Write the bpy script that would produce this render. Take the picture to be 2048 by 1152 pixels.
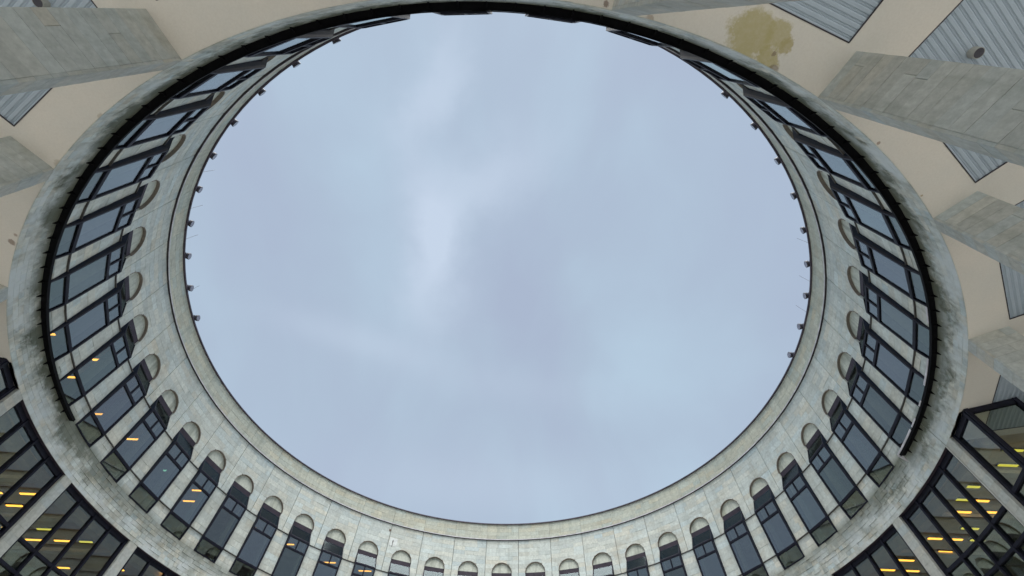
import bpy, bmesh, math, random
from mathutils import Vector, Matrix

for o in list(bpy.data.objects):
    bpy.data.objects.remove(o, do_unlink=True)
sc = bpy.context.scene
COL = sc.collection
rnd = random.Random(7)
ZC = 1.6                       # camera height above the paving; heights below are given from the camera
CAM = Vector((0.4765, -13.760, ZC))

# ------------------------------------------------------------------ camera
PITCH, ROLL, FPX = 0.9871, 0.0402, 893.35
Fv = Vector((0, math.cos(PITCH), math.sin(PITCH)))
U0 = Vector((0, -math.sin(PITCH), math.cos(PITCH)))
R0 = Vector((1, 0, 0))
cr, sr = math.cos(ROLL), math.sin(ROLL)
Rv = R0 * cr + U0 * sr
Uv = U0 * cr - R0 * sr
cd = bpy.data.cameras.new("camera")
cd.sensor_width = 36.0
cd.lens = FPX / 2048 * 36
cd.shift_x = 9.3 / 2048
cd.shift_y = 40.3 / 2048
cd.clip_start = 0.05
cd.clip_end = 3000
cam = bpy.data.objects.new("camera", cd)
COL.objects.link(cam)
m = Matrix((Rv, Uv, -Fv)).transposed().to_4x4()
m.translation = CAM
cam.matrix_world = m
sc.camera = cam

# ------------------------------------------------------------------ sky, sun, exposure
EXPO = 1.9
sc.view_settings.view_transform = 'Standard'
sc.view_settings.look = 'None'
sc.view_settings.gamma = 1.0
sc.view_settings.use_curve_mapping = False
sc.view_settings.exposure = EXPO
w = bpy.data.worlds.new("World")
sc.world = w
w.use_nodes = True
nt = w.node_tree
nt.nodes.clear()
N = nt.nodes.new
L = nt.links.new
out = N('ShaderNodeOutputWorld')
SUN_EL, SUN_AZ = math.radians(70), math.radians(180)
SKY_STREAKS = [(-.06, .33, .16, .075, -.75, .6), (-.17, .48, .075, .17, -.2, 1.0), (-.21, .66, .07, .12, .1, .5), (-.17, .14, .04, .12, .35, .6), (-.40, .80, .22, .06, .3, .35), (.02, .95, .35, .08, .1, .15), (-.1, 1.45, .6, .22, 0, .3)]
sky = N('ShaderNodeTexSky')
sky.sky_type = 'NISHITA'
sky.sun_disc = False
sky.sun_elevation = SUN_EL
sky.sun_rotation = SUN_AZ
bg1 = N('ShaderNodeBackground')
bg1.inputs['Strength'].default_value = 0.05
L(sky.outputs[0], bg1.inputs['Color'])
tc = N('ShaderNodeTexCoord')
mp = N('ShaderNodeMapping')
mp.inputs['Rotation'].default_value = (0.2, 0.1, 0.5)
mp.inputs['Scale'].default_value = (1.5, 0.8, 1.0)
L(tc.outputs['Generated'], mp.inputs['Vector'])
n1 = N('ShaderNodeTexNoise')
n1.inputs['Scale'].default_value = 2.1
n1.inputs['Detail'].default_value = 5
n1.inputs['Roughness'].default_value = 0.45
n1.inputs['Distortion'].default_value = 0.35
L(mp.outputs[0], n1.inputs['Vector'])
cr1 = N('ShaderNodeValToRGB')
cr1.color_ramp.elements[0].position = 0.34
cr1.color_ramp.elements[0].color = (0.398, 0.468, 0.598, 1)
e = cr1.color_ramp.elements.new(0.52)
e.color = (0.418, 0.512, 0.632, 1)
cr1.color_ramp.elements[-1].position = 0.72
cr1.color_ramp.elements[-1].color = (0.460, 0.590, 0.710, 1)
L(n1.outputs['Fac'], cr1.inputs[0])
bg2 = N('ShaderNodeBackground')
bg2.inputs['Strength'].default_value = 1.06 / 2 ** EXPO
# a paler torn streak in the cloud layer, at its own bearing overhead
sx_ = N('ShaderNodeSeparateXYZ')
L(tc.outputs['Generated'], sx_.inputs[0])
def wm(op, a, b_=0.0, clamp=False):
    n = N('ShaderNodeMath')
    n.operation = op
    n.use_clamp = clamp
    for s_, v_ in ((n.inputs[0], a), (n.inputs[1], b_)):
        if isinstance(v_, (int, float)):
            s_.default_value = v_
        else:
            L(v_, s_)
    return n.outputs[0]
zc_ = wm('MAXIMUM', sx_.outputs['Z'], 0.15)
px_ = wm('DIVIDE', sx_.outputs['X'], zc_)
py_ = wm('DIVIDE', sx_.outputs['Y'], zc_)
n2 = N('ShaderNodeTexNoise')
n2.inputs['Scale'].default_value = 3.2
n2.inputs['Detail'].default_value = 8
n2.inputs['Roughness'].default_value = 0.55
L(tc.outputs['Generated'], n2.inputs['Vector'])
wob = wm('MULTIPLY', wm('SUBTRACT', n2.outputs['Fac'], 0.5), 0.32)
tot_ = None
for (cx_, cy_, ax_, ay_, th_, am_) in SKY_STREAKS:
    dx_ = wm('SUBTRACT', wm('ADD', px_, wob), cx_)
    dy_ = wm('SUBTRACT', wm('ADD', py_, wm('MULTIPLY', wob, 0.6)), cy_)
    c_, s_ = math.cos(th_), math.sin(th_)
    u_ = wm('DIVIDE', wm('ADD', wm('MULTIPLY', dx_, c_), wm('MULTIPLY', dy_, s_)), ax_)
    v_ = wm('DIVIDE', wm('SUBTRACT', wm('MULTIPLY', dy_, c_), wm('MULTIPLY', dx_, s_)), ay_)
    r2 = wm('ADD', wm('MULTIPLY', u_, u_), wm('MULTIPLY', v_, v_))
    g_ = wm('MULTIPLY', wm('POWER', 2.718, wm('MULTIPLY', r2, -1.0)), am_)
    tot_ = g_ if tot_ is None else wm('ADD', tot_, g_)
mxc = N('ShaderNodeMix')
mxc.data_type = 'RGBA'
mxc.clamp_factor = True
L(tot_, mxc.inputs[0])
L(cr1.outputs[0], mxc.inputs[6])
mxc.inputs[7].default_value = (0.56, 0.655, 0.785, 1)
L(mxc.outputs[2], bg2.inputs['Color'])
mx = N('ShaderNodeMixShader')
mx.inputs[0].default_value = 0.93
L(bg1.outputs[0], mx.inputs[1])
L(bg2.outputs[0], mx.inputs[2])
L(mx.outputs[0], out.inputs['Surface'])

sd = bpy.data.lights.new("sun", 'SUN')
sd.energy = 1.5
sd.angle = math.radians(54)
sd.color = (1.0, 0.985, 0.95)
sun = bpy.data.objects.new("sun", sd)
COL.objects.link(sun)
sdir = Vector((0, -math.cos(SUN_EL), math.sin(SUN_EL)))
sun.rotation_euler = sdir.to_track_quat('Z', 'Y').to_euler()
sun.location = (0, 0, 60)

# ------------------------------------------------------------------ materials
def newmat(name):
    mt = bpy.data.materials.new(name)
    mt.use_nodes = True
    t = mt.node_tree
    b = t.nodes['Principled BSDF']
    return mt, t, b

def noise(t, scale, detail=4, rough=0.55, vec=None, dist=0.0):
    n = t.nodes.new('ShaderNodeTexNoise')
    n.inputs['Scale'].default_value = scale
    n.inputs['Detail'].default_value = detail
    n.inputs['Roughness'].default_value = rough
    n.inputs['Distortion'].default_value = dist
    if vec is not None:
        t.links.new(vec, n.inputs['Vector'])
    return n.outputs['Fac']

def ramp(t, fac, stops):
    r = t.nodes.new('ShaderNodeValToRGB')
    cr_ = r.color_ramp
    while len(cr_.elements) < len(stops):
        cr_.elements.new(0.5)
    for e_, (p_, c_) in zip(cr_.elements, stops):
        e_.position = p_
        e_.color = (c_, c_, c_, 1) if isinstance(c_, (int, float)) else (*c_, 1)
    t.links.new(fac, r.inputs[0])
    return r.outputs[0]

def mixc(t, fac, a, b, mode='MIX'):
    n = t.nodes.new('ShaderNodeMix')
    n.data_type = 'RGBA'
    n.blend_type = mode
    for s, v in ((n.inputs[0], fac), (n.inputs[6], a), (n.inputs[7], b)):
        if isinstance(v, (int, float)):
            s.default_value = v
        elif isinstance(v, tuple):
            s.default_value = (*v, 1)
        else:
            t.links.new(v, s)
    return n.outputs[2]

def mathn(t, op, a, b=0.0, clamp=False):
    n = t.nodes.new('ShaderNodeMath')
    n.operation = op
    n.use_clamp = clamp
    for s, v in ((n.inputs[0], a), (n.inputs[1], b)):
        if isinstance(v, (int, float)):
            s.default_value = v
        else:
            t.links.new(v, s)
    return n.outputs[0]

def bump(t, b, h, strength, dist):
    n = t.nodes.new('ShaderNodeBump')
    n.inputs['Strength'].default_value = strength
    n.inputs['Distance'].default_value = dist
    t.links.new(h, n.inputs['Height'])
    t.links.new(n.outputs[0], b.inputs['Normal'])

def wpos(t):
    g = t.nodes.new('ShaderNodeNewGeometry')
    return g.outputs['Position']

def scaled(t, v, s):
    n = t.nodes.new('ShaderNodeMapping')
    n.inputs['Scale'].default_value = s
    t.links.new(v, n.inputs['Vector'])
    return n.outputs[0]

def stone(name, col, grime=0.5, weather=False, joint_dark=False, warm=(0.42, 0.36, 0.26)):
    mt, t, b = newmat(name)
    pos = wpos(t)
    at = t.nodes.new('ShaderNodeAttribute')
    at.attribute_name = 'tone'
    c = mixc(t, 1.0, col, at.outputs['Color'], 'MULTIPLY')
    # fine mottling of the limestone
    f = ramp(t, noise(t, 9.0, 6, 0.65, pos), [(0.3, 0.80), (0.7, 1.10)])
    c = mixc(t, 1.0, c, f, 'MULTIPLY')
    # vertical runs of dirt
    st = noise(t, 1.0, 5, 0.6, scaled(t, pos, (3.2, 3.2, 0.35)))
    stf = ramp(t, st, [(0.50, 0.0), (0.74, 1.0)])
    c = mixc(t, mathn(t, 'MULTIPLY', stf, grime), c, (0.17, 0.185, 0.14))
    # warm patches
    wf = ramp(t, noise(t, 0.9, 4, 0.6, pos), [(0.60, 0.0), (0.78, 0.55)])
    c = mixc(t, wf, c, warm)
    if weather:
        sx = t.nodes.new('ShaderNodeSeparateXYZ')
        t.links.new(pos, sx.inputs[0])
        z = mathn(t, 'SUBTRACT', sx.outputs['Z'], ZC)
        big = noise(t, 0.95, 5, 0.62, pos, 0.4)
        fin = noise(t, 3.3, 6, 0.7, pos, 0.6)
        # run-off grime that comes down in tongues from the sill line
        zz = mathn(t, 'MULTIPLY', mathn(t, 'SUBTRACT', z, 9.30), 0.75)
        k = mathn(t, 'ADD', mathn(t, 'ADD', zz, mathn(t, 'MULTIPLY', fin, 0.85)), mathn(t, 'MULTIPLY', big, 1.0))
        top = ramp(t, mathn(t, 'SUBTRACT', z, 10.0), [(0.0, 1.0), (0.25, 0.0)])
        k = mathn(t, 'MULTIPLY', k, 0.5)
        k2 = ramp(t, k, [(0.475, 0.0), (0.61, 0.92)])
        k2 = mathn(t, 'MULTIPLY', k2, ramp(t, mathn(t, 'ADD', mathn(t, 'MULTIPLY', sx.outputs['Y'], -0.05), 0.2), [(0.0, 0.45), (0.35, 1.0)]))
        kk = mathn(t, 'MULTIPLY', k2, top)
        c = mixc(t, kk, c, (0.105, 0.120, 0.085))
        # pale lime bloom
        bl = ramp(t, noise(t, 0.8, 5, 0.6, scaled(t, pos, (1, 1, 1.6))), [(0.46, 0.0), (0.60, 0.8)])
        bl = mathn(t, 'MULTIPLY', bl, ramp(t, mathn(t, 'SUBTRACT', z, 9.2), [(0.1, 1.0), (0.75, 0.0)]))
        c = mixc(t, bl, c, (0.68, 0.73, 0.73))
    t.links.new(c, b.inputs['Base Color'])
    b.inputs['Roughness'].default_value = 0.88
    h = mathn(t, 'ADD', noise(t, 14, 6, 0.7, pos), mathn(t, 'MULTIPLY', noise(t, 60, 3, 0.6, pos), 0.4))
    bump(t, b, h, 0.55, 0.012)
    return mt

M = {}
M['wall'] = stone('limestone_wall', (0.60, 0.632, 0.58), 0.28)
M['parapet'] = stone('limestone_parapet', (0.53, 0.54, 0.45), 0.35)
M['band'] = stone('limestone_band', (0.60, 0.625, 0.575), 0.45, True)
M['pier'] = stone('limestone_pier', (0.485, 0.495, 0.455), 0.35, warm=(0.37, 0.33, 0.25))
M['core'] = stone('mortar', (0.30, 0.31, 0.27), 0.5)
M['tymp'] = stone('limestone_tympanum', (0.60, 0.62, 0.53), 0.75, warm=(0.50, 0.50, 0.36))
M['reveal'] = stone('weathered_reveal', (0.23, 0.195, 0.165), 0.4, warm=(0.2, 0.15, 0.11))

def plain(name, col, rough=0.5, metal=0.0, var=0.25, sc_=6.0, bmp=0.0, spec=0.5):
    mt, t, b = newmat(name)
    pos = wpos(t)
    f = ramp(t, noise(t, sc_, 5, 0.6, pos), [(0.3, 1 - var), (0.7, 1 + var)])
    t.links.new(mixc(t, 1.0, col, f, 'MULTIPLY'), b.inputs['Base Color'])
    b.inputs['Roughness'].default_value = rough
    b.inputs['Metallic'].default_value = metal
    b.inputs['Specular IOR Level'].default_value = spec
    if bmp:
        bump(t, b, noise(t, sc_ * 8, 4, 0.6, pos), bmp, 0.006)
    return mt

M['metal'] = plain('dark_bronze_metal', (0.007, 0.007, 0.016), 0.55, 0.0, 0.5, 5, 0.15, 0.25)
M['cheek'] = plain('dark_sheet_metal', (0.006, 0.011, 0.024), 0.6, 0.0, 0.5, 4, 0.2, 0.12)
M['fascia'] = plain('purple_brown_metal', (0.040, 0.030, 0.042), 0.6, 0.0, 0.3, 4, 0.15, 0.3)
M['coping'] = plain('dark_coping_metal', (0.07, 0.055, 0.075), 0.5, 0.0, 0.3, 4)
M['drip'] = plain('dark_drip_edge', (0.035, 0.028, 0.035), 0.6, 0.0, 0.4, 4)
M['drip2'] = plain('dark_moulding', (0.075, 0.07, 0.065), 0.8, 0.0, 0.4, 4)  # one even dark brown-grey for the thin mouldings between the windows
M['flash'] = plain('pale_flashing', (0.55, 0.53, 0.55), 0.5, 0.0, 0.3, 3)
M['soot'] = plain('black_painted_steel', (0.003, 0.003, 0.004), 0.8, 0.0, 0.5, 8, 0.0, 0.15)
M['lampbody'] = plain('grey_lamp_housing', (0.045, 0.042, 0.055), 0.55, 0.0, 0.2, 8)
M['lampglass'] = plain('lamp_lens', (0.24, 0.24, 0.30), 0.25, 0.0, 0.1, 8)
M['ceiling'] = plain('interior_ceiling', (0.55, 0.45, 0.31), 0.8, 0.0, 0.18, 1.4)
M['intwall'] = plain('interior_wall', (0.22, 0.18, 0.14), 0.85, 0.0, 0.35, 0.8)
M['intfloor'] = plain('interior_floor', (0.36, 0.30, 0.22), 0.7, 0.0, 0.2, 1.0)
M['beam'] = plain('interior_beam', (0.58, 0.52, 0.40), 0.8, 0.0, 0.15, 1.4)
M['roof'] = plain('roof_felt', (0.10, 0.10, 0.10), 0.9, 0.0, 0.3, 1.0)
M['cable'] = plain('pale_cable', (0.5, 0.5, 0.46), 0.6, 0.0, 0.1, 4)
M['plaster_pale'] = plain('pale_repair_mortar', (0.69, 0.71, 0.68), 0.9, 0.0, 0.2, 9, 0.3)
M['vent'] = plain('brown_vent', (0.16, 0.11, 0.08), 0.8, 0.0, 0.4, 12)
M['downl'] = plain('grey_downlight', (0.34, 0.34, 0.31), 0.6, 0.0, 0.12, 6)

# plaster soffit with ochre damp blotches and flaked spots
mt, t, b = newmat('beige_plaster')
pos = wpos(t)
c = mixc(t, ramp(t, noise(t, 0.8, 4, 0.5, pos), [(0.35, 0.0), (0.65, 1.0)]), (0.76, 0.705, 0.625), (0.70, 0.67, 0.605))
c = mixc(t, ramp(t, noise(t, 26, 4, 0.7, pos), [(0.4, 0.0), (0.75, 0.20)]), c, (0.50, 0.44, 0.36))
# one large ochre damp stain at its own place on the plaster
def blotch(c, centre, rad, col, amt, sharp=0.085, nz=1.4):
    vm = t.nodes.new('ShaderNodeVectorMath')
    vm.operation = 'DISTANCE'
    vm.inputs[1].default_value = centre
    t.links.new(pos, vm.inputs[0])
    d = mathn(t, 'ADD', mathn(t, 'DIVIDE', vm.outputs['Value'], rad),
              mathn(t, 'MULTIPLY', mathn(t, 'SUBTRACT', noise(t, nz / rad, 6, 0.65, pos), 0.5), 1.3))
    d = mathn(t, 'ADD', d, mathn(t, 'MULTIPLY', mathn(t, 'SUBTRACT', noise(t, 9.0 / rad, 5, 0.7, pos), 0.5), 0.5))
    f = ramp(t, mathn(t, 'MULTIPLY', d, 0.5), [(0.42 - sharp, amt), (0.42 + sharp * .6, 0.0)])
    f = mathn(t, 'MULTIPLY', f, ramp(t, noise(t, 4.0 / rad, 5, 0.7, pos), [(0.35, 0.85), (0.6, 1.0)]))
    return mixc(t, f, c, col)
M['_bl'] = None
STAIN_AT = []
plaster = (mt, t, b, c, pos, blotch)

# corrugated sheet
M['corr'] = plain('corrugated_sheet', (0.43, 0.50, 0.565), 0.55, 0.1, 0.05, 2)

# ground
mt, t, b = newmat('stone_paving')
pos = wpos(t)
br = t.nodes.new('ShaderNodeTexBrick')
br.inputs['Scale'].default_value = 1.0
br.inputs['Color1'].default_value = (0.58, 0.56, 0.52, 1)
br.inputs['Color2'].default_value = (0.50, 0.49, 0.46, 1)
br.inputs['Mortar'].default_value = (0.25, 0.25, 0.23, 1)
br.inputs['Mortar Size'].default_value = 0.012
t.links.new(pos, br.inputs['Vector'])
t.links.new(mixc(t, 1.0, br.outputs['Color'], ramp(t, noise(t, 1.2, 5, 0.6, pos), [(0.3, 0.85), (0.7, 1.1)]), 'MULTIPLY'), b.inputs['Base Color'])
b.inputs['Roughness'].default_value = 0.85
M['ground'] = mt

# window glass: coated, thin
def glass(name, tint, ior, rough=0.0, gcol=(0.90, 0.97, 1.0), bmp=0.025):
    mt = bpy.data.materials.new(name)
    mt.use_nodes = True
    t = mt.node_tree
    t.nodes.clear()
    o = t.nodes.new('ShaderNodeOutputMaterial')
    mix = t.nodes.new('ShaderNodeMixShader')
    tr = t.nodes.new('ShaderNodeBsdfTransparent')
    tr.inputs[0].default_value = (*tint, 1)
    gl = t.nodes.new('ShaderNodeBsdfGlossy')
    gl.inputs['Roughness'].default_value = rough
    gl.inputs['Color'].default_value = (*gcol, 1)
    fr = t.nodes.new('ShaderNodeFresnel')
    gm = t.nodes.new('ShaderNodeNewGeometry')
    iv = t.nodes.new('ShaderNodeMath')      # both faces of the thin pane reflect alike
    iv.operation = 'MULTIPLY_ADD'
    iv.inputs[1].default_value = 1 / ior - ior
    iv.inputs[2].default_value = ior
    t.links.new(gm.outputs['Backfacing'], iv.inputs[0])
    t.links.new(iv.outputs[0], fr.inputs['IOR'])
    pos = wpos(t)
    bp = t.nodes.new('ShaderNodeBump')
    bp.inputs['Strength'].default_value = bmp
    bp.inputs['Distance'].default_value = 0.05
    t.links.new(noise(t, 1.1, 2, 0.4, pos), bp.inputs['Height'])
    t.links.new(bp.outputs[0], gl.inputs['Normal'])
    t.links.new(fr.outputs[0], mix.inputs[0])
    t.links.new(tr.outputs[0], mix.inputs[1])
    t.links.new(gl.outputs[0], mix.inputs[2])
    t.links.new(mix.outputs[0], o.inputs['Surface'])
    return mt
M['glass'] = glass('coated_glass', (0.66, 0.70, 0.68), 2.2)
M['glass_dark'] = glass('dark_glass', (0.64, 0.68, 0.62), 2.0, 0.0, (0.82, 0.90, 0.90), 0.01)
M['glass_b'] = glass('older_coated_glass', (0.72, 0.74, 0.70), 1.95, 0.0, (0.86, 0.95, 0.95), 0.04)
M['glass_c'] = glass('dusty_coated_glass', (0.58, 0.62, 0.60), 2.35, 0.02, (0.86, 0.92, 0.96), 0.02)
M['glass_cap'] = glass('sloping_glass', (0.60, 0.64, 0.62), 1.9, 0.08, (0.26, 0.30, 0.32))
M['glass_low'] = glass('screen_glass', (0.80, 0.82, 0.76), 1.6, 0.0, (0.9, 0.97, 1.0), 0.008)

def emit(name, col, s):
    mt = bpy.data.materials.new(name)
    mt.use_nodes = True
    t = mt.node_tree
    t.nodes.clear()
    o = t.nodes.new('ShaderNodeOutputMaterial')
    em = t.nodes.new('ShaderNodeEmission')
    em.inputs[0].default_value = (*col, 1)
    em.inputs[1].default_value = s
    t.links.new(em.outputs[0], o.inputs['Surface'])
    return mt
M['lit'] = emit('warm_tube_light', (0.90, 0.41, 0.05), 1.0)
M['lit_up'] = emit('warm_upper_tube_light', (1.35, 0.56, 0.07), 1.0)
M['lit_green'] = emit('greenish_tube_light', (0.28, 0.25, 0.030), 1.0)
M['lit_pale'] = emit('pale_tube_light', (0.14, 0.36, 0.24), 1.0)

# ------------------------------------------------------------------ mesh helpers
class MB:
    def __init__(s):
        s.v, s.f, s.t = [], [], []
    def add(s, vs, fs, tone=(1, 1, 1)):
        n = len(s.v)
        s.v += [tuple(v) for v in vs]
        for f in fs:
            s.f.append([n + i for i in f])
            s.t.append(tone)
        return s
    def box(s, p0, p1, tone=(1, 1, 1), fn=None):
        x0, y0, z0 = p0
        x1, y1, z1 = p1
        vs = [(x, y, z) for z in (z0, z1) for y in (y0, y1) for x in (x0, x1)]
        if fn:
            vs = [fn(*v) for v in vs]
        s.add(vs, [(0, 2, 3, 1), (4, 5, 7, 6), (0, 1, 5, 4), (2, 6, 7, 3), (0, 4, 6, 2), (1, 3, 7, 5)], tone)
        return s
    def prism(s, front, back, tone=(1, 1, 1)):
        n = len(front)
        s.add(list(front) + list(back),
              [list(range(n)), list(range(2 * n - 1, n - 1, -1))] + [(i, i + n, (i + 1) % n + n, (i + 1) % n) for i in range(n)], tone)
        return s
    def mesh(s, name, mat, smooth=False):
        me = bpy.data.meshes.new(name)
        me.from_pydata(s.v, [], s.f)
        a = me.color_attributes.new('tone', 'FLOAT_COLOR', 'CORNER')
        buf = []
        for f, tn in zip(s.f, s.t):
            buf += [tn[0], tn[1], tn[2], 1.0] * len(f)
        a.data.foreach_set('color', buf)
        bm = bmesh.new()
        bm.from_mesh(me)
        bmesh.ops.recalc_face_normals(bm, faces=bm.faces)
        bm.to_mesh(me)
        bm.free()
        me.materials.append(mat if not isinstance(mat, str) else M[mat])
        if smooth:
            for p in me.polygons:
                p.use_smooth = True
        return me

def link(name, data, parent=None, kind=None, label=None, cat=None, group=None, loc=None, rz=None):
    o = bpy.data.objects.new(name, data)
    COL.objects.link(o)
    if loc is not None:
        o.location = loc
    if rz is not None:
        o.rotation_euler = (0, 0, rz)
    if parent is not None:
        o.parent = parent
    for k_, v_ in (('kind', kind), ('label', label), ('category', cat), ('group', group)):
        if v_:
            o[k_] = v_
    return o

PH0, DPH = 3.8722, -2 * math.pi / 44
def ang(k):
    return PH0 + DPH * k
def P(k, r, z):
    a = ang(k)
    return (r * math.cos(a), r * math.sin(a), z + ZC)
RW = 14.0
BAY = 2 * math.pi * RW / 44
def Pu(u, r, z):          # u in metres round the wall
    return P(u / BAY, r, z)

def ring(mb, k0, k1, r0, r1, z0, z1, step=0.25, tone=(1, 1, 1), closed=False):
    n = max(1, int(round((k1 - k0) / step)))
    vs = []
    for i in range(n + 1):
        k = k0 + (k1 - k0) * i / n
        vs += [P(k, r0, z0), P(k, r1, z0), P(k, r1, z1), P(k, r0, z1)]
    fs = []
    for i in range(n):
        a, b_ = 4 * i, 4 * i + 4
        for j in range(4):
            fs.append((a + j, b_ + j, b_ + (j + 1) % 4, a + (j + 1) % 4))
    if not closed:
        fs += [(0, 1, 2, 3), (4 * n, 4 * n + 3, 4 * n + 2, 4 * n + 1)]
    mb.add(vs, fs, tone)
    return mb

def proj_area(pts):
    pr = []
    for p in pts:
        d = Vector(p) - CAM
        z = d.dot(Fv)
        if z < 0.3:
            return 0
        pr.append((FPX * d.dot(Rv) / z, FPX * d.dot(Uv) / z))
    cx = sum(p[0] for p in pr) / len(pr) - 9.3
    cy = -sum(p[1] for p in pr) / len(pr) + 40.3
    if abs(cx) > 1040 or abs(cy) > 592:
        return 0
    a = 0
    for i in range(len(pr)):
        x0, y0 = pr[i]
        x1, y1 = pr[(i + 1) % len(pr)]
        a += x0 * y1 - x1 * y0
    return abs(a) / 2

def tone(a=0.12, warm=0.03):
    v = 1 + rnd.uniform(-a, a)
    w_ = rnd.gauss(0, warm)
    return (v * (1 + w_), v, v * (1 - w_))

def facing(x):            # inner drum faces seen from the camera
    return True

# ------------------------------------------------------------------ ground
mb = MB()
vs = [(0, 0, 0)] + [(900 * math.cos(i * math.pi / 24), 900 * math.sin(i * math.pi / 24), 0) for i in range(48)]
mb.add(vs, [(0, 1 + i, 1 + (i + 1) % 48) for i in range(48)])
link('ground', mb.mesh('ground', 'ground'), kind='structure')

# ------------------------------------------------------------------ the building
B = link('rotunda_building', None, label='round limestone building with arched bay windows encircling an open oval of sky',
         cat='building', loc=(0, 0, 0))

ZL, ZS, ZT, ZH, ZA, ZF = 9.03, 9.99, 10.56, 12.60, 13.47, 13.22   # lip, sill, transom, head, arch spring, cap top
ZSTR, ZRIM = 15.40, 16.44
HW = 0.59
AR = 0.60        # arch radius
# core behind the facing
mb = MB()
ring(mb, 0, 44, 14.11, 14.6, ZL + 0.01, ZS, closed=True)
ring(mb, 0, 44, 14.11, 14.6, ZA - 0.02, ZRIM - 0.02, closed=True)
for i in range(44):
    ring(mb, i + 0.5 + 0.3, i + 1.5 - 0.3, 14.11, 14.6, ZS, ZA - 0.02, 0.2)
wall = link('drum_wall', mb.mesh('drum_wall', 'core'), B)

stones = []   # (area, meshbuilder, material, owner)
YLOW = 0.09
def batter(z):            # the lower band leans inwards from the lip up to the sills
    return YLOW * min(1, max(0, (z - ZL) / (ZS - ZL)))
def slab_poly(pts_uz, r, depth, tn, base=0.0):
    bf = base if callable(base) else (lambda z: base)
    front = [Pu(u, r - bf(z), z) for u, z in pts_uz]
    back = [Pu(u, r + depth, z) for u, z in pts_uz]
    return MB().prism(front, back, tn), front

def arc_z(u, uc, rad):
    d = u - uc
    return ZA + math.sqrt(max(0, rad * rad - d * d)) if abs(d) < rad else -1

def add_course(u0, u1, z0, z1, lens, gap, proud, depth, mat, ta, uc=None, warm=0.03, base=0.0):
    u = u0
    cuts = []
    while u < u1 - 1e-6:
        l = rnd.uniform(*lens)
        if u + l > u1 - lens[0] * 0.55:
            l = u1 - u
        cuts.append((u, u + l))
        u += l
    for a, b_ in cuts:
        r = RW - rnd.uniform(0, proud)
        a2, b2 = a + gap, b_ - gap
        za, zb = z0 + gap, z1 - gap
        tn = tone(ta, warm)
        if uc is None or b2 <= uc - AR - .001 or a2 >= uc + AR + .001 or za >= ZA + AR:
            pts = [(a2, za), (b2, za), (b2, zb), (a2, zb)]
            segs = [pts]
        else:
            us = sorted(set([a2, b2] + [x for x in (uc - AR, uc + AR) if a2 < x < b2] +
                            [uc - AR * math.cos(math.pi * q / 20) for q in range(21) if a2 < uc - AR * math.cos(math.pi * q / 20) < b2]))
            segs, cur = [], []
            for x in us:
                lo = max(za, arc_z(x, uc, AR))
                if lo < zb - 0.002:
                    cur.append((x, lo))
                else:
                    if len(cur) > 1:
                        segs.append(cur + [(cur[-1][0], zb), (cur[0][0], zb)])
                    cur = []
            if len(cur) > 1:
                segs.append(cur + [(cur[-1][0], zb), (cur[0][0], zb)])
        for s in segs:
            m_, fr = slab_poly(s, r, depth + (RW - r), tn, base)
            stones.append((proj_area(fr) * (1.0 if abs((s[0][0] / BAY) % 44 - 38) > 4 else 0.2), m_, mat, 'wall'))

def courses(z0, z1, h):
    n = max(1, round((z1 - z0) / h))
    return [(z0 + (z1 - z0) * i / n, z0 + (z1 - z0) * (i + 1) / n) for i in range(n)]

G = 0.0025
for i in range(44):
    u0, u1 = i * BAY, (i + 1) * BAY
    uc = (u0 + u1) / 2
    jg = 0.011
    for z0, z1 in courses(ZA, ZSTR, 0.24):
        add_course(u0 + jg, u1 - jg, z0, z1, (0.5, 0.95), G, 0.004, 0.11, 'wall', 0.10, uc)
    for z0, z1 in courses(ZSTR + 0.06, ZRIM, 0.24):
        add_course(u0 + 0.003, u1 - 0.003, z0, z1, (0.45, 0.9), G, 0.003, 0.11, 'parapet', 0.09, None)
    # pier strip between the windows
    for z0, z1 in courses(12.66, ZA, 0.24):
        add_course(u0 + jg, uc - HW - .004, z0, z1, (0.5, 0.6), G, 0.004, 0.11, 'wall', 0.09)
        add_course(uc + HW + .004, u1 - jg, z0, z1, (0.5, 0.6), G, 0.004, 0.11, 'wall', 0.09)
    for z0, z1 in courses(10.66, 12.60, 0.28):
        add_course(uc + HW + .004, u1 + (BAY / 2 - HW) - .004, z0, z1, (0.36, 0.9), G, 0.006, 0.11, 'wall', 0.10, base=0.085)
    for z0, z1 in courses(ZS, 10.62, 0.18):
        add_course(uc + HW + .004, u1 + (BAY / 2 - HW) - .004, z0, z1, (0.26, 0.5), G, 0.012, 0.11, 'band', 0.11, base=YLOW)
    # rough lower band of small blocks
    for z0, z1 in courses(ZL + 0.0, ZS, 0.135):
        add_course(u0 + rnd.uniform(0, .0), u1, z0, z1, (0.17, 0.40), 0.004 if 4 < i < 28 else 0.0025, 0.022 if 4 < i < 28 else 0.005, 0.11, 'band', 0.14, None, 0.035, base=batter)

stones.sort(key=lambda s: -s[0])
for a_, m_, mat, own in stones[:300]:
    link('stone_block', m_.mesh('stone_block', mat), wall)
rest = {}
for a_, m_, mat, own in stones[300:]:
    R_ = rest.setdefault(mat, MB())
    n = len(R_.v)
    R_.v += m_.v
    R_.f += [[n + i for i in f] for f in m_.f]
    R_.t += m_.t
for mat, R_ in rest.items():
    link({'wall': 'stone_facing', 'parapet': 'parapet_facing', 'band': 'rubble_facing'}[mat],
         R_.mesh('stone_facing', mat), wall, kind='stuff')

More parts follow.
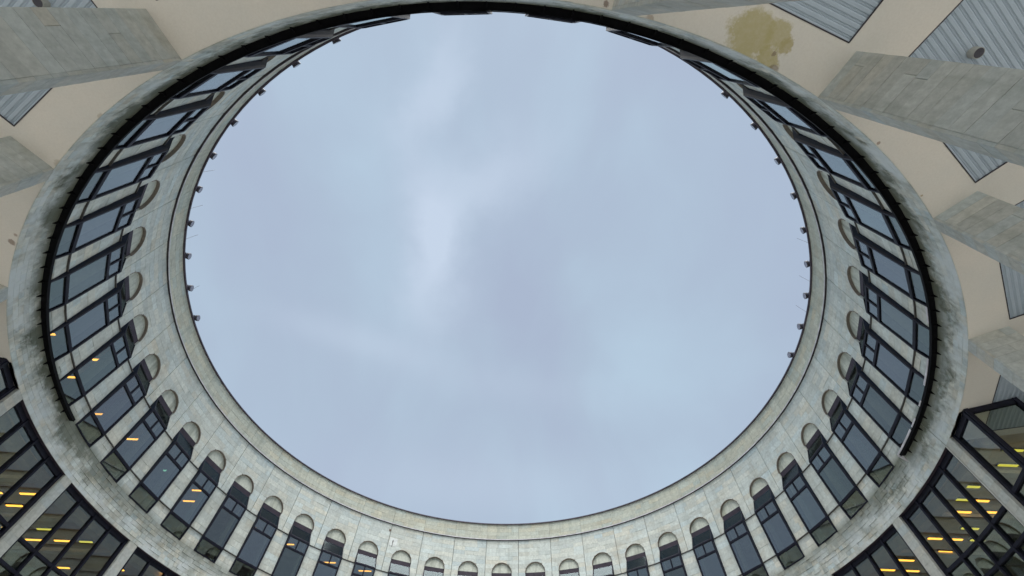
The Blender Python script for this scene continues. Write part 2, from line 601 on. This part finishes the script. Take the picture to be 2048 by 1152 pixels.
# coping, string course, thin mouldings
mb = MB(); ring(mb, 0, 44, 13.93, 14.7, ZRIM, ZRIM + 0.05, closed=True)
link('coping', mb.mesh('coping', 'coping'), wall)
mb = MB(); ring(mb, 0, 44, 13.94, 14.10, ZSTR + 0.012, ZSTR + 0.04, closed=True)
link('string_course', mb.mesh('string_course', 'drip'), wall)
mb = MB(); ring(mb, 0, 44, 13.924, 13.939, ZSTR + 0.014, ZSTR + 0.06, closed=True)
link('flashing_strip', mb.mesh('flashing_strip', 'flash'), wall)
for zc, rr_ in ((12.625, 13.875), (10.640, 13.862)):
    mbm = MB()
    ring(mbm, 0.5 + 0.298, 1.5 - 0.298, rr_, 14.10, zc - 0.014, zc + 0.014, 0.2)
    base = mbm.mesh('moulding', 'drip2')
    for i in range(44):
        link('moulding', base, wall, rz=DPH * i)

# arch reveal and recessed tympanum (built for bay 0, turned for the others)
mb = MB()
n = 20
uc = BAY / 2
vs = []
for q in range(n + 1):
    a = math.pi * q / n
    u, z = uc - (AR - .002) * math.cos(a), ZA + (AR - .002) * math.sin(a)
    vs += [Pu(u, 13.988, z), Pu(u, 14.105, z)]
    u, z = uc - (AR - .022) * math.cos(a), ZA + (AR - .022) * math.sin(a)
    vs += [Pu(u, 14.105, z), Pu(u, 13.988, z)]
fs = []
for q in range(n):
    for j in range(4):
        fs.append((4 * q + j, 4 * q + 4 + j, 4 * q + 4 + (j + 1) % 4, 4 * q + (j + 1) % 4))
fs += [(0, 1, 2, 3), (4 * n, 4 * n + 1, 4 * n + 2, 4 * n + 3)]
mb.add(vs, fs)
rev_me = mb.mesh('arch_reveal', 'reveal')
mb = MB()
fr = [Pu(uc - (AR - .023) * math.cos(math.pi * q / n), 14.088, ZA + (AR - .023) * math.sin(math.pi * q / n)) for q in range(n + 1)]
bk = [Pu(uc - (AR - .023) * math.cos(math.pi * q / n), 14.125, ZA + (AR - .023) * math.sin(math.pi * q / n)) for q in range(n + 1)]
mb.prism(fr, bk)
tym_me = mb.mesh('tympanum', 'tymp')

# ------------------------------------------------------------------ bay windows: local x along the wall, y towards the courtyard axis
YS, YT, YH = 0.112, 0.20, 0.278      # how far the bay stands out at sill, transom and head
JW = 0.055
def fy(z):
    if z <= ZT:
        return YS + (YT - YS) * (z - ZS) / (ZT - ZS)
    return YT + (YH - YT) * (z - ZT) / (ZH - ZT)
def wmesh(name, mat, build):
    mb = MB()
    build(mb)
    return mb.mesh(name, mat)
def sloped(mb, x0, x1, a, b_, th):              # strip following a (y,z) segment, th thick inwards
    ay, az = a; by, bz = b_
    L_ = math.hypot(by - ay, bz - az)
    ny, nz = -(bz - az) / L_, (by - ay) / L_
    if ny > 0:
        ny, nz = -ny, -nz
    pts = [(ay, az), (by, bz), (by + ny * th, bz + nz * th), (ay + ny * th, az + nz * th)]
    mb.prism([(x0, y, z + ZC) for y, z in pts], [(x1, y, z + ZC) for y, z in pts])
def on_front(mb, x0, x1, z0, z1, off, th):      # bar lying on the leaning front plane
    sloped(mb, x0, x1, (fy(z0) + off, z0), (fy(z1) + off, z1), th)
def cheek(mb, s):
    pts = [(-0.10, ZS), (YS, ZS), (YT, ZT), (YH, ZH), (0.0, ZF), (-0.10, ZF)]
    mb.prism([(s * HW, y, z + ZC) for y, z in pts], [(s * (HW - 0.03), y, z + ZC) for y, z in pts])
W_cheek = [wmesh('side_cheek', 'cheek', lambda mb, s=s: cheek(mb, s)) for s in (-1, 1)]
def frame(mb):
    for s in (-1, 1):
        x0, x1 = sorted((s * (HW + .004), s * (HW - JW)))
        on_front(mb, x0, x1, ZT, ZH, .012, .06)
        on_front(mb, x0, x1, ZS, ZT - .004, .012, .05)
        sloped(mb, x0 + .012, x1 - .012, (YH + .010, ZH + .004), (0.012, ZF), 0.04)
    xa, xb = -HW + JW, HW - JW
    on_front(mb, xa, xb, ZT - .05, ZT - .002, .018, .06)
    on_front(mb, xa, xb, ZT + .002, ZT + .05, .018, .06)
    on_front(mb, xa, xb, ZH - .075, ZH, .016, .06)
    sloped(mb, xa, xb, (YH + .012, ZH + .004), (YH - .02, ZH + .05), .05)
    on_front(mb, xa, xb, 11.965, 12.055, .014, .06)
    on_front(mb, xa, xb, ZS, ZS + .04, .014, .05)
W_frame = wmesh('window_frame', 'metal', frame)
W_mull = wmesh('mullion', 'metal', lambda mb: on_front(mb, -0.028, 0.028, 12.055, ZH - .075, .010, .05))
W_head = wmesh('head_panel', 'fascia', lambda mb: mb.box((-HW, -0.10, ZF + ZC), (HW, -0.055, ZA + ZC + .01)))
W_main = wmesh('pane', 'glass', lambda mb: on_front(mb, -HW + JW, HW - JW, ZT + .05, 11.965, -.02, .01))
W_mains = [W_main] + [wmesh('pane', g_, lambda mb: on_front(mb, -HW + JW, HW - JW, ZT + .05, 11.965, -.02 + d_, .01)) for g_, d_ in (('glass_b', .003), ('glass_c', -.004))]
W_small = [wmesh('pane', 'glass', lambda mb, a=a, b_=b_: on_front(mb, a, b_, 12.055, ZH - .075, -.02, .01))
           for a, b_ in ((-HW + JW, -.028), (.028, HW - JW))]
W_low = wmesh('pane', 'glass_dark', lambda mb: on_front(mb, -HW + JW, HW - JW, ZS + .04, ZT - .05, -.02, .01))
W_cap = wmesh('sloping_pane', 'glass_cap', lambda mb: sloped(mb, -HW + JW - .01, HW - JW + .01, (YH - .02, ZH + .03), (-0.01, ZF), 0.01))
for i in range(44):
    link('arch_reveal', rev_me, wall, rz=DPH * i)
    link('tympanum', tym_me, wall, rz=DPH * i)
    a = ang(i + 0.5)
    wn = link('bay_window', W_frame, B, loc=(RW * math.cos(a), RW * math.sin(a), 0), rz=a + math.pi / 2)
    # local +y must point to the axis: rotation a+90deg puts +x along the tangent, +y inwards
    for nm, me_ in (('side_cheek', W_cheek[0]), ('side_cheek', W_cheek[1]), ('mullion', W_mull), ('head_panel', W_head),
                    ('pane', W_mains[(i * 7 + i // 3) % 3]), ('pane', W_small[0]), ('pane', W_small[1]), ('pane', W_low), ('sloping_pane', W_cap)):
        link(nm, me_, wn)

# ------------------------------------------------------------------ stone piers under the drum, on every second joint
pst = []
PW = 0.205     # half width
def pier_local(k):
    a = ang(k)
    c_, s_ = math.cos(a), math.sin(a)
    return lambda x, r, z: (r * c_ - x * s_, r * s_ + x * c_, z + ZC)
piers = {}
PZ0 = 2.0
for p in range(22):
    k = 2 * p + 1
    f = pier_local(k + (-.07 if 30 < k < 37 else .07 if (k > 40 or k < 2) else 0))
    if k == 37:           # this one leans back a little towards its foot
        f0_ = f
        f = lambda x, r, z, f0_=f0_: f0_(x, r + .022 * max(0, ZL - z), z)
    RB = 14.24 if 3 <= k <= 29 else 14.83
    mb = MB()
    mb.box((-PW + .03, 14.04, -ZC), (PW - .03, RB - .03, ZL - .001), fn=f)
    pier = link('stone_pier', mb.mesh('stone_pier', 'core'), B)
    piers[k] = pier
    near = k >= 30 or k <= 2
    for z0, z1 in courses(-1.6, ZL - .0, 0.24):
        g = 0.0018
        j = rnd.uniform(0, .003)
        # inner face
        mf = MB(); mf.box((-PW + .001, 14.0 - j, z0 + g), (PW - .001, 14.045, z1 - g), tone(.05), fn=f)
        fp = [f(x, 14.0, z) for x, z in ((-PW, z0), (PW, z0), (PW, z1), (-PW, z1))]
        pst.append((proj_area(fp), mf, pier))
        for s in (-1, 1):
            sp = rnd.uniform(0.2, 0.65) if (rnd.random() < 0.3 and RB > 14.5) else None
            segs = [(14.047, RB)] if sp is None else [(14.047, 14.047 + sp), (14.047 + sp + .006, RB)]
            for ra, rb in segs:
                o_ = PW + rnd.uniform(0, .004)
                x0, x1 = sorted((s * (PW - .035), s * o_))
                mf = MB(); mf.box((x0, ra, z0 + g), (x1, rb, z1 - g), tone(.075, .03), fn=f)
                fp = [f(s * PW, r, z) for r, z in ((ra, z0), (rb, z0), (rb, z1), (ra, z1))]
                c3 = Vector(f(s * PW, 14.4, z0)) - CAM
                nrm = Vector(f(s, 0, 0)) - Vector(f(0, 0, 0))
                vis = c3.dot(nrm) < 0
                ar = proj_area(fp) if vis else 0
                if not near:
                    ar *= 0.25
                pst.append((ar, mf, pier))
        # back
        mf = MB(); mf.box((-PW + .036, RB - .028, z0 + g), (PW - .036, RB - .001, z1 - g), tone(.05), fn=f)
        pst.append((0, mf, pier))
pst.sort(key=lambda s: -s[0])
for a_, m_, pier in pst[:290]:
    link('stone_slab', m_.mesh('stone_slab', 'pier'), pier)
rest = {}
for a_, m_, pier in pst[290:]:
    R_ = rest.setdefault(pier.name, (pier, MB()))[1]
    n = len(R_.v)
    R_.v += m_.v
    R_.f += [[n + i for i in f] for f in m_.f]
    R_.t += m_.t
for pier, R_ in rest.values():
    link('slab_facing', R_.mesh('slab_facing', 'pier'), pier, kind='stuff')

# ------------------------------------------------------------------ plaster soffit with corrugated coffers (near side, open below)
mt, t, b, c, pos, blotch = plaster
def at_px(x, y, z):
    d = Fv * FPX + Rv * (x - 1024 + 9.3) - Uv * (y - 576 - 40.3)
    return CAM + d * (z / d.z)
for (x, y, rad, col, amt) in ((1500, 70, 0.48, (0.45, 0.39, 0.19), .9), (1558, 70, .27, (0.45, 0.39, 0.19), .85),
                              (1572, 92, .15, (0.43, 0.36, 0.17), .85), (1535, 118, .24, (0.44, 0.38, 0.18), .9),
                              (24, 484, 0.09, (0.22, 0.15, 0.11), .8), (32, 470, 0.05, (0.3, 0.2, 0.15), .7),
                              (1212, 8, 0.06, (0.2, 0.13, 0.10), .8), (1300, 38, 0.08, (0.34, 0.25, 0.18), .6),
                              (1546, 138, .10, (0.22, 0.17, 0.12), .7), (1548, 108, .05, (0.24, 0.18, 0.12), .8),
                              (205, 235, .10, (0.45, 0.38, 0.28), .6), (120, 330, .13, (0.5, 0.43, 0.33), .6),
                              (1757, 286, .04, (0.3, 0.2, 0.14), .8), (1843, 391, .03, (0.4, 0.3, 0.15), .8)):
    q = at_px(x, y, ZL)
    c = blotch(c, tuple(q), rad, col, amt)
t.links.new(c, b.inputs['Base Color'])
b.inputs['Roughness'].default_value = 0.9
bump(t, b, noise(t, 40, 5, 0.7, pos), 0.35, 0.006)
M['plaster'] = mt

RI, RO, REND = 14.86, 18.6, 25.9
ZSF = ZL - 0.006
def soffit_bay(k):        # between pier k and k+2
    right = k < 38 and k > 16
    ca, cb = (k + .13, k + 1.63) if right else (k + .33, k + 1.85)
    if k == 37:
        ca, cb = k + .2, k + 1.8
    mb = MB()
    def P2(kk, r): return P(kk, r, ZSF)
    def plate(poly):
        mb.prism([(x, y, ZSF + ZC) for x, y in poly], [(x, y, ZSF + ZC + .008) for x, y in poly])
    xy = lambda kk, r: P(kk, r, 0)[:2]
    def chord(t_): # inner chord of the coffer
        a_, b_ = Vector(xy(ca, RI)), Vector(xy(cb, RI))
        return tuple(a_ + (b_ - a_) * t_)
    ks = [k + i * .25 for i in range(9)]
    plate([xy(q, 14.012) for q in ks] + [xy(k + 2, RI), xy(cb, RI), xy(ca, RI), xy(k, RI)])
    plate([xy(k, RI), xy(ca, RI), xy(ca, RO), xy(k, RO)])
    plate([xy(cb, RI), xy(k + 2, RI), xy(k + 2, RO), xy(cb, RO)])
    plate([xy(k, RO), xy(ca, RO), xy(cb, RO), xy(k + 2, RO), xy(k + 2, REND), xy(k + 1, REND), xy(k, REND)])
    so = link('soffit_panel', mb.mesh('soffit_panel', 'plaster'), B)
    # corrugated sheet: ribs parallel to the inner chord
    a_, b_ = Vector(xy(ca, RI)), Vector(xy(cb, RI))
    dirt = (b_ - a_).normalized()
    nrm = Vector((dirt.y, -dirt.x))
    if nrm.dot(a_) < 0:
        nrm = -nrm
    tot = RO - RI + .1
    pitch = 0.115
    prof = []
    q = 0.0
    while q < tot:
        prof += [(q, .014), (q + pitch * .42, .014), (q + pitch * .54, .028), (q + pitch * .64, .028), (q + pitch * .70, .021), (q + pitch * .76, .028), (q + pitch * .88, .028)]
        q += pitch
    A2, B2 = Vector(xy(ca, RO)), Vector(xy(cb, RO))
    half = max((B2 - a_).dot(dirt), 3) + 0.4
    mbc = MB()
    vs, fs = [], []
    for (q, z) in prof:
        # side limits interpolated along the radial edges
        tq = min(1, q / tot)
        la = (a_ + (A2 - a_) * tq - a_).dot(dirt)
        lb = (b_ + (B2 - b_) * tq - a_).dot(dirt)
        for l in (la - .03, lb + .03):
            pnt = a_ + dirt * l + nrm * (q - .02)
            vs.append((pnt.x, pnt.y, ZSF + ZC + z))
    for i in range(len(prof) - 1):
        fs.append((2 * i, 2 * i + 1, 2 * i + 3, 2 * i + 2))
    nv = len(vs)
    vs2 = [(x, y, z + .004) for x, y, z in vs]
    fs2 = [tuple(nv + j for j in f) for f in fs]
    mbc.add(vs + vs2, fs + fs2)
    link('corrugated_sheet', mbc.mesh('corrugated_sheet', 'corr'), so)
    # thin dark trim round the coffer
    tr = MB()
    for p0, p1 in ((a_, b_), (a_, A2), (b_, B2)):
        d = (p1 - p0).normalized(); nn = Vector((-d.y, d.x)) * .010
        poly = [p0 + nn, p1 + nn, p1 - nn, p0 - nn]
        tr.prism([(v.x, v.y, ZSF + ZC - .004) for v in poly], [(v.x, v.y, ZSF + ZC + .012) for v in poly])
    link('coffer_trim', tr.mesh('coffer_trim', 'drip'), so)
for k in [29, 31, 33, 35, 37, 39, 41, 43, 1]:
    soffit_bay(k)

# ------------------------------------------------------------------ glazed screens between the piers
RG = 14.15
def bar_between(mb, p0, p1, z0, z1, th):      # upright wall-like bar between two xy points
    a_, b_ = Vector(p0), Vector(p1)
    d = (b_ - a_).normalized()
    nn = Vector((-d.y, d.x)) * th / 2
    poly = [a_ + nn, b_ + nn, b_ - nn, a_ - nn]
    mb.prism([(v.x, v.y, z0 + ZC) for v in poly], [(v.x, v.y, z1 + ZC) for v in poly])
def post(mb, p, dirv, w_, d_, z0, z1):
    d = Vector(dirv).normalized()
    a_ = Vector(p) - d * w_ / 2
    b_ = Vector(p) + d * w_ / 2
    bar_between(mb, a_, b_, z0, z1, d_)
def screen(pts, parent, lights=1):
    """pts: xy corners of a run of flat glazing, each span one light"""
    z0, z1 = -1.5, ZL - .004
    sc_ = link('glazed_screen', None, parent)
    for p0, p1 in zip(pts[:-1], pts[1:]):
        m_ = MB(); bar_between(m_, p0, p1, z1 - 0.15, z1, 0.09)
        link('head_rail', m_.mesh('head_rail', 'metal'), sc_)
        for za, zb, th in ((7.14, 7.23, .12), (6.50, 6.58, .12), (4.4, 4.48, .1), (2.0, 2.08, .1), (0.0, .08, .1)):
            m_ = MB(); bar_between(m_, p0, p1, za, zb, th)
            link('transom', m_.mesh('transom', 'metal'), sc_)
    for i, p in enumerate(pts):
        d = Vector(pts[min(i + 1, len(pts) - 1)]) - Vector(pts[max(i - 1, 0)])
        m_ = MB(); post(m_, p, d, 0.075 if 0 < i < len(pts) - 1 else 0.10, 0.15, z0, z1 - .002)
        link('mullion', m_.mesh('mullion', 'metal'), sc_)
    for p0, p1 in zip(pts[:-1], pts[1:]):
        for za, zb, mt_ in ((7.23, z1 - .15, 'glass_low'), (6.58, 7.14, 'glass_dark'), (4.48, 6.50, 'glass_dark'), (2.08, 4.4, 'glass_dark'), (.08, 2.0, 'glass_dark')):
            m_ = MB(); bar_between(m_, Vector(p0) , Vector(p1), za, zb, .012)
            link('pane', m_.mesh('pane', mt_), sc_)
    return sc_
kp = (PW + .005) / BAY
for k in range(3, 29, 2):
    ks = [k + kp + .03 + (2 - 2 * kp - .06) * q / 4 for q in range(5)]
    screen([P(q, RG, 0)[:2] for q in ks], B)
    mb = MB()     # purple brown lining of the head between stone lip and glass
    ring(mb, k + kp, k + 2 - kp, 14.012, 14.22, ZL - .006, ZL + .05, .25)
    link('head_lining', mb.mesh('head_lining', 'fascia'), B)
# the two end bays turn outwards half way along
for k0, sg in ((29, 1), (3, -1)):
    kk = lambda q: k0 + sg * q
    run = [P(kk(kp + .03), RG, 0)[:2], P(kk(.64), RG, 0)[:2]]
    screen(run, B)
    screen([P(kk(.66), RG, 0)[:2], P(kk(.70), 15.28, 0)[:2]], B)
    mb = MB()
    ks_ = sorted((kk(kp), kk(.64)))
    ring(mb, ks_[0], ks_[1], 14.012, 14.10, ZL - .006, ZL + .003, .25)
    link('head_lining', mb.mesh('head_lining', 'fascia'), B)

# ------------------------------------------------------------------ rooms behind the glass
mb = MB(); ring(mb, 3.1, 28.9, 14.23, 22, 9.33, 9.40, .5)
low_ceiling = link('lower_ceiling', mb.mesh('lower_ceiling', 'ceiling'), B)
mb = MB(); ring(mb, 3.1, 28.9, 14.3, 22, 6.52, 6.95, .5)
link('gallery_floor', mb.mesh('gallery_floor', 'intfloor'), B)
mb = MB(); ring(mb, 2.2, 29.8, 22.0, 22.3, -1.6, 9.4, .5)
link('lower_back_wall', mb.mesh('lower_back_wall', 'intwall'), B)
mb = MB(); ring(mb, 0, 44, 14.62, 20.2, 9.45, 9.75, .5, closed=True)
link('upper_floor', mb.mesh('upper_floor', 'intfloor'), B)
mb = MB(); ring(mb, 0, 44, 14.13, 20.2, 13.30, 13.40, .5, closed=True)
link('upper_ceiling', mb.mesh('upper_ceiling', 'ceiling'), B)
mb = MB(); ring(mb, 0, 44, 20.2, 20.5, 9.4, 16.3, .5, closed=True)
link('upper_back_wall', mb.mesh('upper_back_wall', 'intwall'), B)
mb = MB(); ring(mb, 0, 44, 14.6, 26.2, 16.25, 16.38, .5, closed=True)
link('roof', mb.mesh('roof', 'roof'), B)
mb = MB(); ring(mb, 0, 44, 26.0, 26.4, 9.0, 16.25, .5, closed=True)
link('outer_wall', mb.mesh('outer_wall', 'wall'), B)
# downstand beams under the gallery ceiling, one behind each pier and a ring beam
for i in range(9):
    y = -4.5 + i * 2.37
    for sg in (-1, 1):
        if y < -3 and sg > 0 or abs(y) > 14.2:
            pass
        xa = math.sqrt(max(15.6 ** 2 - y * y, 9)); xb = math.sqrt(21.5 ** 2 - y * y)
        mb = MB(); mb.box((sg * xa, y - .12, 9.20 + ZC), (sg * xb, y + .12, 9.325 + ZC))
        link('ceiling_beam', mb.mesh('ceiling_beam', 'beam'), B)
mb = MB(); ring(mb, 3.2, 28.8, 15.1, 15.45, 9.08, 9.326, .25)
link('ring_beam', mb.mesh('ring_beam', 'beam'), B)

# ------------------------------------------------------------------ tube lights on the ceilings: each one hung under the slab
def tube_mesh(L_, mat):
    mb = MB()
    mb.box((-L_ / 2 - .02, -.075, 0.0), (L_ / 2 + .02, .075, .04))
    return mb.mesh('ceiling_light', 'lampbody')
tube_cache = {}
def tube(x, y, z, L_, mat, label, group):
    key = (round(L_, 1), mat)
    if key not in tube_cache:
        body = tube_mesh(key[0], mat)
        mb = MB(); mb.box((-key[0] / 2, -.045, -.022), (key[0] / 2, .045, -.001))
        tube_cache[key] = (body, mb.mesh('diffuser', mat))
    body, dif = tube_cache[key]
    o = link('ceiling_light', body, loc=(x, y, z + ZC), label=label, cat='light', group=group)
    link('diffuser', dif, o)
    return o
low = [(-16.3, 1.14, .7, 'lit'), (-17.3, 1.92, .6, 'lit'), (-16.28, 2.67, .7, 'lit'), (-16.95, 3.44, .7, 'lit_green'),
       (-17.8, 4.25, .8, 'lit'), (-16.7, 4.24, .7, 'lit'), (-15.8, 4.24, .5, 'lit_green'), (-17.5, 5.06, .7, 'lit'),
       (-14.5, 5.6, .7, 'lit'), (-13.6, 6.4, .7, 'lit'), (-15.6, 6.4, .7, 'lit'), (-17.6, 1.15, .6, 'lit'), (-17.9, 6.4, .7, 'lit'),
       (15.85, -1.38, .5, 'lit_green'), (15.95, -.68, .5, 'lit_green'), (16.6, -.66, .5, 'lit'), (16.4, 0.0, .5, 'lit'), (17.3, -.05, .6, 'lit'),
       (17.2, .95, .6, 'lit_green'), (16.35, 1.66, .5, 'lit'), (17.1, 1.66, .5, 'lit'), (17.2, 2.5, .5, 'lit'),
       (16.05, 3.19, .7, 'lit'), (15.75, 3.94, .6, 'lit'), (16.7, 3.94, .6, 'lit'), (15.5, 4.75, .7, 'lit'), (14.6, 5.5, .7, 'lit'),
       (16.0, -3.2, .6, 'lit_green'), (16.9, -3.2, .6, 'lit_green'), (16.3, -2.5, .6, 'lit_green'), (17.2, -2.5, .6, 'lit_green'),
       (15.9, -4.6, .5, 'lit'), (-15.75, 2.68, .4, 'lit'), (-18.4, 3.44, .5, 'lit'), (-15.1, 3.45, .5, 'lit'), (-18.3, 1.14, .5, 'lit'),
       (15.4, .95, .5, 'lit'), (17.9, 1.66, .5, 'lit_green'), (15.3, 2.5, .5, 'lit'), (14.9, 3.94, .5, 'lit')]
import collections
ORD = ['highest', 'second highest', 'third highest', 'fourth highest', 'fifth highest', 'sixth highest', 'seventh highest', 'eighth highest',
       'ninth highest', 'tenth highest', 'eleventh highest', 'twelfth highest', 'thirteenth highest', 'fourteenth highest', 'fifteenth highest', 'sixteenth highest', 'seventeenth highest', 'eighteenth highest', 'nineteenth highest', 'twentieth highest']
def pix_y(x, y, z):
    d = Vector((x, y, z + ZC)) - CAM
    return -d.dot(Uv) / d.dot(Fv)
up = [(-16.1, 2.9, .8, 'lit'), (-15.2, 7.55, .9, 'lit'), (-9.4, 13.1, 1.2, 'lit'), (-15.5, -1.8, .6, 'lit'), (-16.4, -1.85, .5, 'lit'),
      (-16.95, -.8, .7, 'lit'), (-16.9, 1.33, .6, 'lit'), (-7.2, 13.9, .9, 'lit'), (-15.3, 5.1, .8, 'lit_pale'),
      (-14.6, 6.6, .5, 'lit'), (-12.9, 9.8, .7, 'lit'), (-11.2, 11.3, .7, 'lit'), (-15.3, -3.6, .5, 'lit'), (-15.4, .4, .6, 'lit'), (-16.9, -3.0, .5, 'lit')]
jobs = {}
for lst, z in ((low, 9.29), (up, 13.24)):
    for (x, y, l, mt_) in lst:
        if z > 10 and mt_ == 'lit':
            mt_ = 'lit_up'
        place = ('lower left glazing' if x < 0 else 'lower right glazing') if z < 10 else 'upper left windows'
        colr = {'lit': 'yellow', 'lit_up': 'yellow', 'lit_green': 'greenish', 'lit_pale': 'pale green'}[mt_]
        jobs.setdefault((place, colr), []).append((pix_y(x, y, z), x, y, z, l, mt_))
for (place, colr), js in jobs.items():
    js.sort()
    for n_, (py_, x, y, z, l, mt_) in enumerate(js):
        if len(js) == 1:
            lab = f'lit {colr} tube light on the ceiling behind the {place}'
        elif n_ == len(js) - 1:
            lab = f'lit {colr} tube light behind the {place}, lowest of them in the photo'
        else:
            lab = f'lit {colr} tube light behind the {place}, {ORD[n_]} in the photo'
        tube(x, y, z, l, mt_, lab, f'{colr} tube lights behind the {place}')

# ------------------------------------------------------------------ dark metal ledge round the near side, with gusset brackets
mb = MB()
ring(mb, 28.15, 48.05, 13.782, 13.93, 9.885, 9.925, .2)
ring(mb, 28.15, 48.05, 13.766, 13.781, 9.865, 9.955, .2)
ledge = link('metal_ledge', mb.mesh('metal_ledge', 'soot'), label='black curved metal ledge running under the bay windows round the near side of the courtyard', cat='ledge')
bm_ = MB()
pts = [(13.945, 9.883), (13.82, 9.883), (13.945, 9.74)]
bm_.prism([(r, -.012, z + ZC) for r, z in pts], [(r, .012, z + ZC) for r, z in pts])
br_me = bm_.mesh('bracket', 'soot')
q = 28.3
while q < 48.0:
    link('bracket', br_me, ledge, rz=ang(q))
    q += .267
fl = MB()      # loose pale strip of flashing on top of the ledge at the right
for ka, kb, zt in ((28.12, 28.75, 10.10), (28.82, 29.02, 10.085), (29.3, 29.42, 10.08), (29.75, 30.3, 10.10), (31.0, 31.3, 10.09)):
    ring(fl, ka, kb, 13.751, 13.764, 9.94, zt - .10, .1)
link('flashing_strip', fl.mesh('flashing_strip', 'flash'), ledge, kind='stuff')
# end bracket, pale
e_ = MB(); pts = [(13.94, 9.97), (13.765, 9.97), (13.94, 9.71)]
e_.prism([(r, -.02, z + ZC) for r, z in pts], [(r, .02, z + ZC) for r, z in pts])
link('end_bracket', e_.mesh('end_bracket', 'flash'), ledge, rz=ang(28.1))

# ------------------------------------------------------------------ floodlights on the rim
hb = MB()
hb.box((-.03, -.10, 0.0), (.03, .10, .24))
hb.box((-.08, -.03, .12), (-.03, .03, .19))
body = hb.mesh('floodlight', 'lampbody')
hd = MB()
n = 14
def disc(x, rad, sy=1.0):
    return [(x, rad * math.cos(2 * math.pi * q / n), .17 + rad * sy * math.sin(2 * math.pi * q / n)) for q in range(n)]
rings_ = [disc(-.06, .07), disc(-.09, .13), disc(-.20, .145), disc(-.205, .13)]
vs = sum(rings_, [])
fs = [(j * n + q, j * n + (q + 1) % n, (j + 1) * n + (q + 1) % n, (j + 1) * n + q) for j in range(3) for q in range(n)]
fs += [tuple(range(n))]
hd.add(vs, fs)
head = hd.mesh('lamp_head', 'lampbody', True)
ln = MB(); ln.prism(disc(-.196, .131), disc(-.203, .131))
lens = ln.mesh('lens', 'lampglass')
fk = [(41.72, 'left'), (42.55, 'left'), (43.37, 'left'), (.2, 'left'), (1.02, 'left'), (1.86, 'left'), (2.68, 'left'), (3.52, 'left'), (4.35, 'left'),
      (34.12, 'right'), (33.31, 'right'), (32.46, 'right'), (31.63, 'right'), (30.81, 'right'), (29.98, 'right'), (29.17, 'right'), (28.33, 'right'), (27.5, 'right'), (40.9, 'left')]
ordn = ['topmost', 'second from the top', 'third from the top', 'fourth from the top', 'fifth from the top', 'sixth from the top',
        'seventh from the top', 'eighth from the top', 'lowest']
cnt = {'left': [40.9, 41.72, 42.55, 43.37, .2, 1.02, 1.86, 2.68, 3.52, 4.35], 'right': [34.12, 33.31, 32.46, 31.63, 30.81, 29.98, 29.17, 28.33, 27.5]}
ord10 = ordn[:8] + ['second from the bottom', 'lowest']
for k, side in fk:
    idx = cnt[side].index(k)
    nm = (ord10 if side == 'left' else ordn)[idx]
    fo = link('floodlight', body, loc=P(k, 14.06, ZRIM + .05), rz=ang(k),
              label=f'small round grey floodlight on the {side} roof rim, {nm} of its row', cat='floodlight', group='floodlights along the roof rim')
    link('lamp_head', head, fo)
    link('lens', lens, fo)

# lightning wires on the rim
for k, side, wh in ((.62, 'left', 'uppermost'), (1.5, 'left', 'second'), (2.25, 'left', 'third'), (3.6, 'left', 'lowest'),
                    (28.75, 'right', 'lowest'), (29.55, 'right', 'second'), (30.5, 'right', 'uppermost')):
    mb = MB(); mb.box((-.004, -.004, 0), (.004, .004, .7))
    o = link('lightning_rod', mb.mesh('lightning_rod', 'lampbody'), loc=P(k, 14.02, ZRIM + .05),
             label=f'hair-thin upright rod on the {side} roof rim between floodlights, {wh} on that side', cat='rod', group='thin rods on the roof rim')
    o.rotation_euler = (0, -.25, ang(k))

# ------------------------------------------------------------------ soffit downlights
def downlight(x, y, label):
    q = at_px(x, y, ZL - .12)
    n = 20
    mb = MB()
    f0 = [(.09 * math.cos(2 * math.pi * i / n), .09 * math.sin(2 * math.pi * i / n)) for i in range(n)]
    mb.prism([(a, b_, 0) for a, b_ in f0], [(a, b_, .16) for a, b_ in f0])
    o = link('downlight', mb.mesh('downlight', 'downl'), loc=tuple(q), label=label, cat='light', group='round lights under the soffit')
    mb = MB()
    mb.prism([(a * .86, b_ * .86, -.003) for a, b_ in f0], [(a * .86, b_ * .86, .02) for a, b_ in f0])
    link('lens', mb.mesh('lens', 'lampbody'), o)
downlight(1958, 106, 'short round grey light hanging under the corrugated panel at the upper right corner')
downlight(75, 4, 'short round grey light under the corrugated panel at the upper left corner')

# ------------------------------------------------------------------ small marks on the wall
mb = MB(); ring(mb, 12.94, 13.00, 13.985, 14.02, 14.95, 15.08, .03)
link('vent_grille', mb.mesh('vent_grille', 'vent'), wall)
mb = MB(); ring(mb, 13.03, 13.27, 13.984, 14.02, 14.15, 14.62, .1)
link('repair_patch', mb.mesh('repair_patch', 'plaster_pale'), wall)
mb = MB(); ring(mb, 13.12, 13.145, 13.96, 14.0, 14.36, 14.46, .05); ring(mb, 13.125, 13.14, 13.98, 14.0, 14.1, 14.36, .05)
link('wall_hook', mb.mesh('wall_hook', 'soot'), wall)
mb = MB(); f = pier_local(28.93)
mb.box((-.01, 13.972, 3.0), (.01, 13.988, 9.03), fn=f)
mb.add([f(x, r, z) for z, r in ((9.035, 13.972), (9.87, 13.895)) for x in (-.01, .01) for r in (r, r + .016)],
       [(0, 1, 3, 2), (4, 6, 7, 5), (0, 4, 5, 1), (2, 3, 7, 6), (0, 2, 6, 4), (1, 5, 7, 3)])
link('wall_cable', mb.mesh('wall_cable', 'cable'), label='thin pale cable running down the lower right pier below the black ledge end', cat='cable')

# render settings
sc.render.engine = 'CYCLES'
sc.cycles.max_bounces = 10
sc.cycles.diffuse_bounces = 6
sc.cycles.glossy_bounces = 5
sc.cycles.transparent_max_bounces = 16
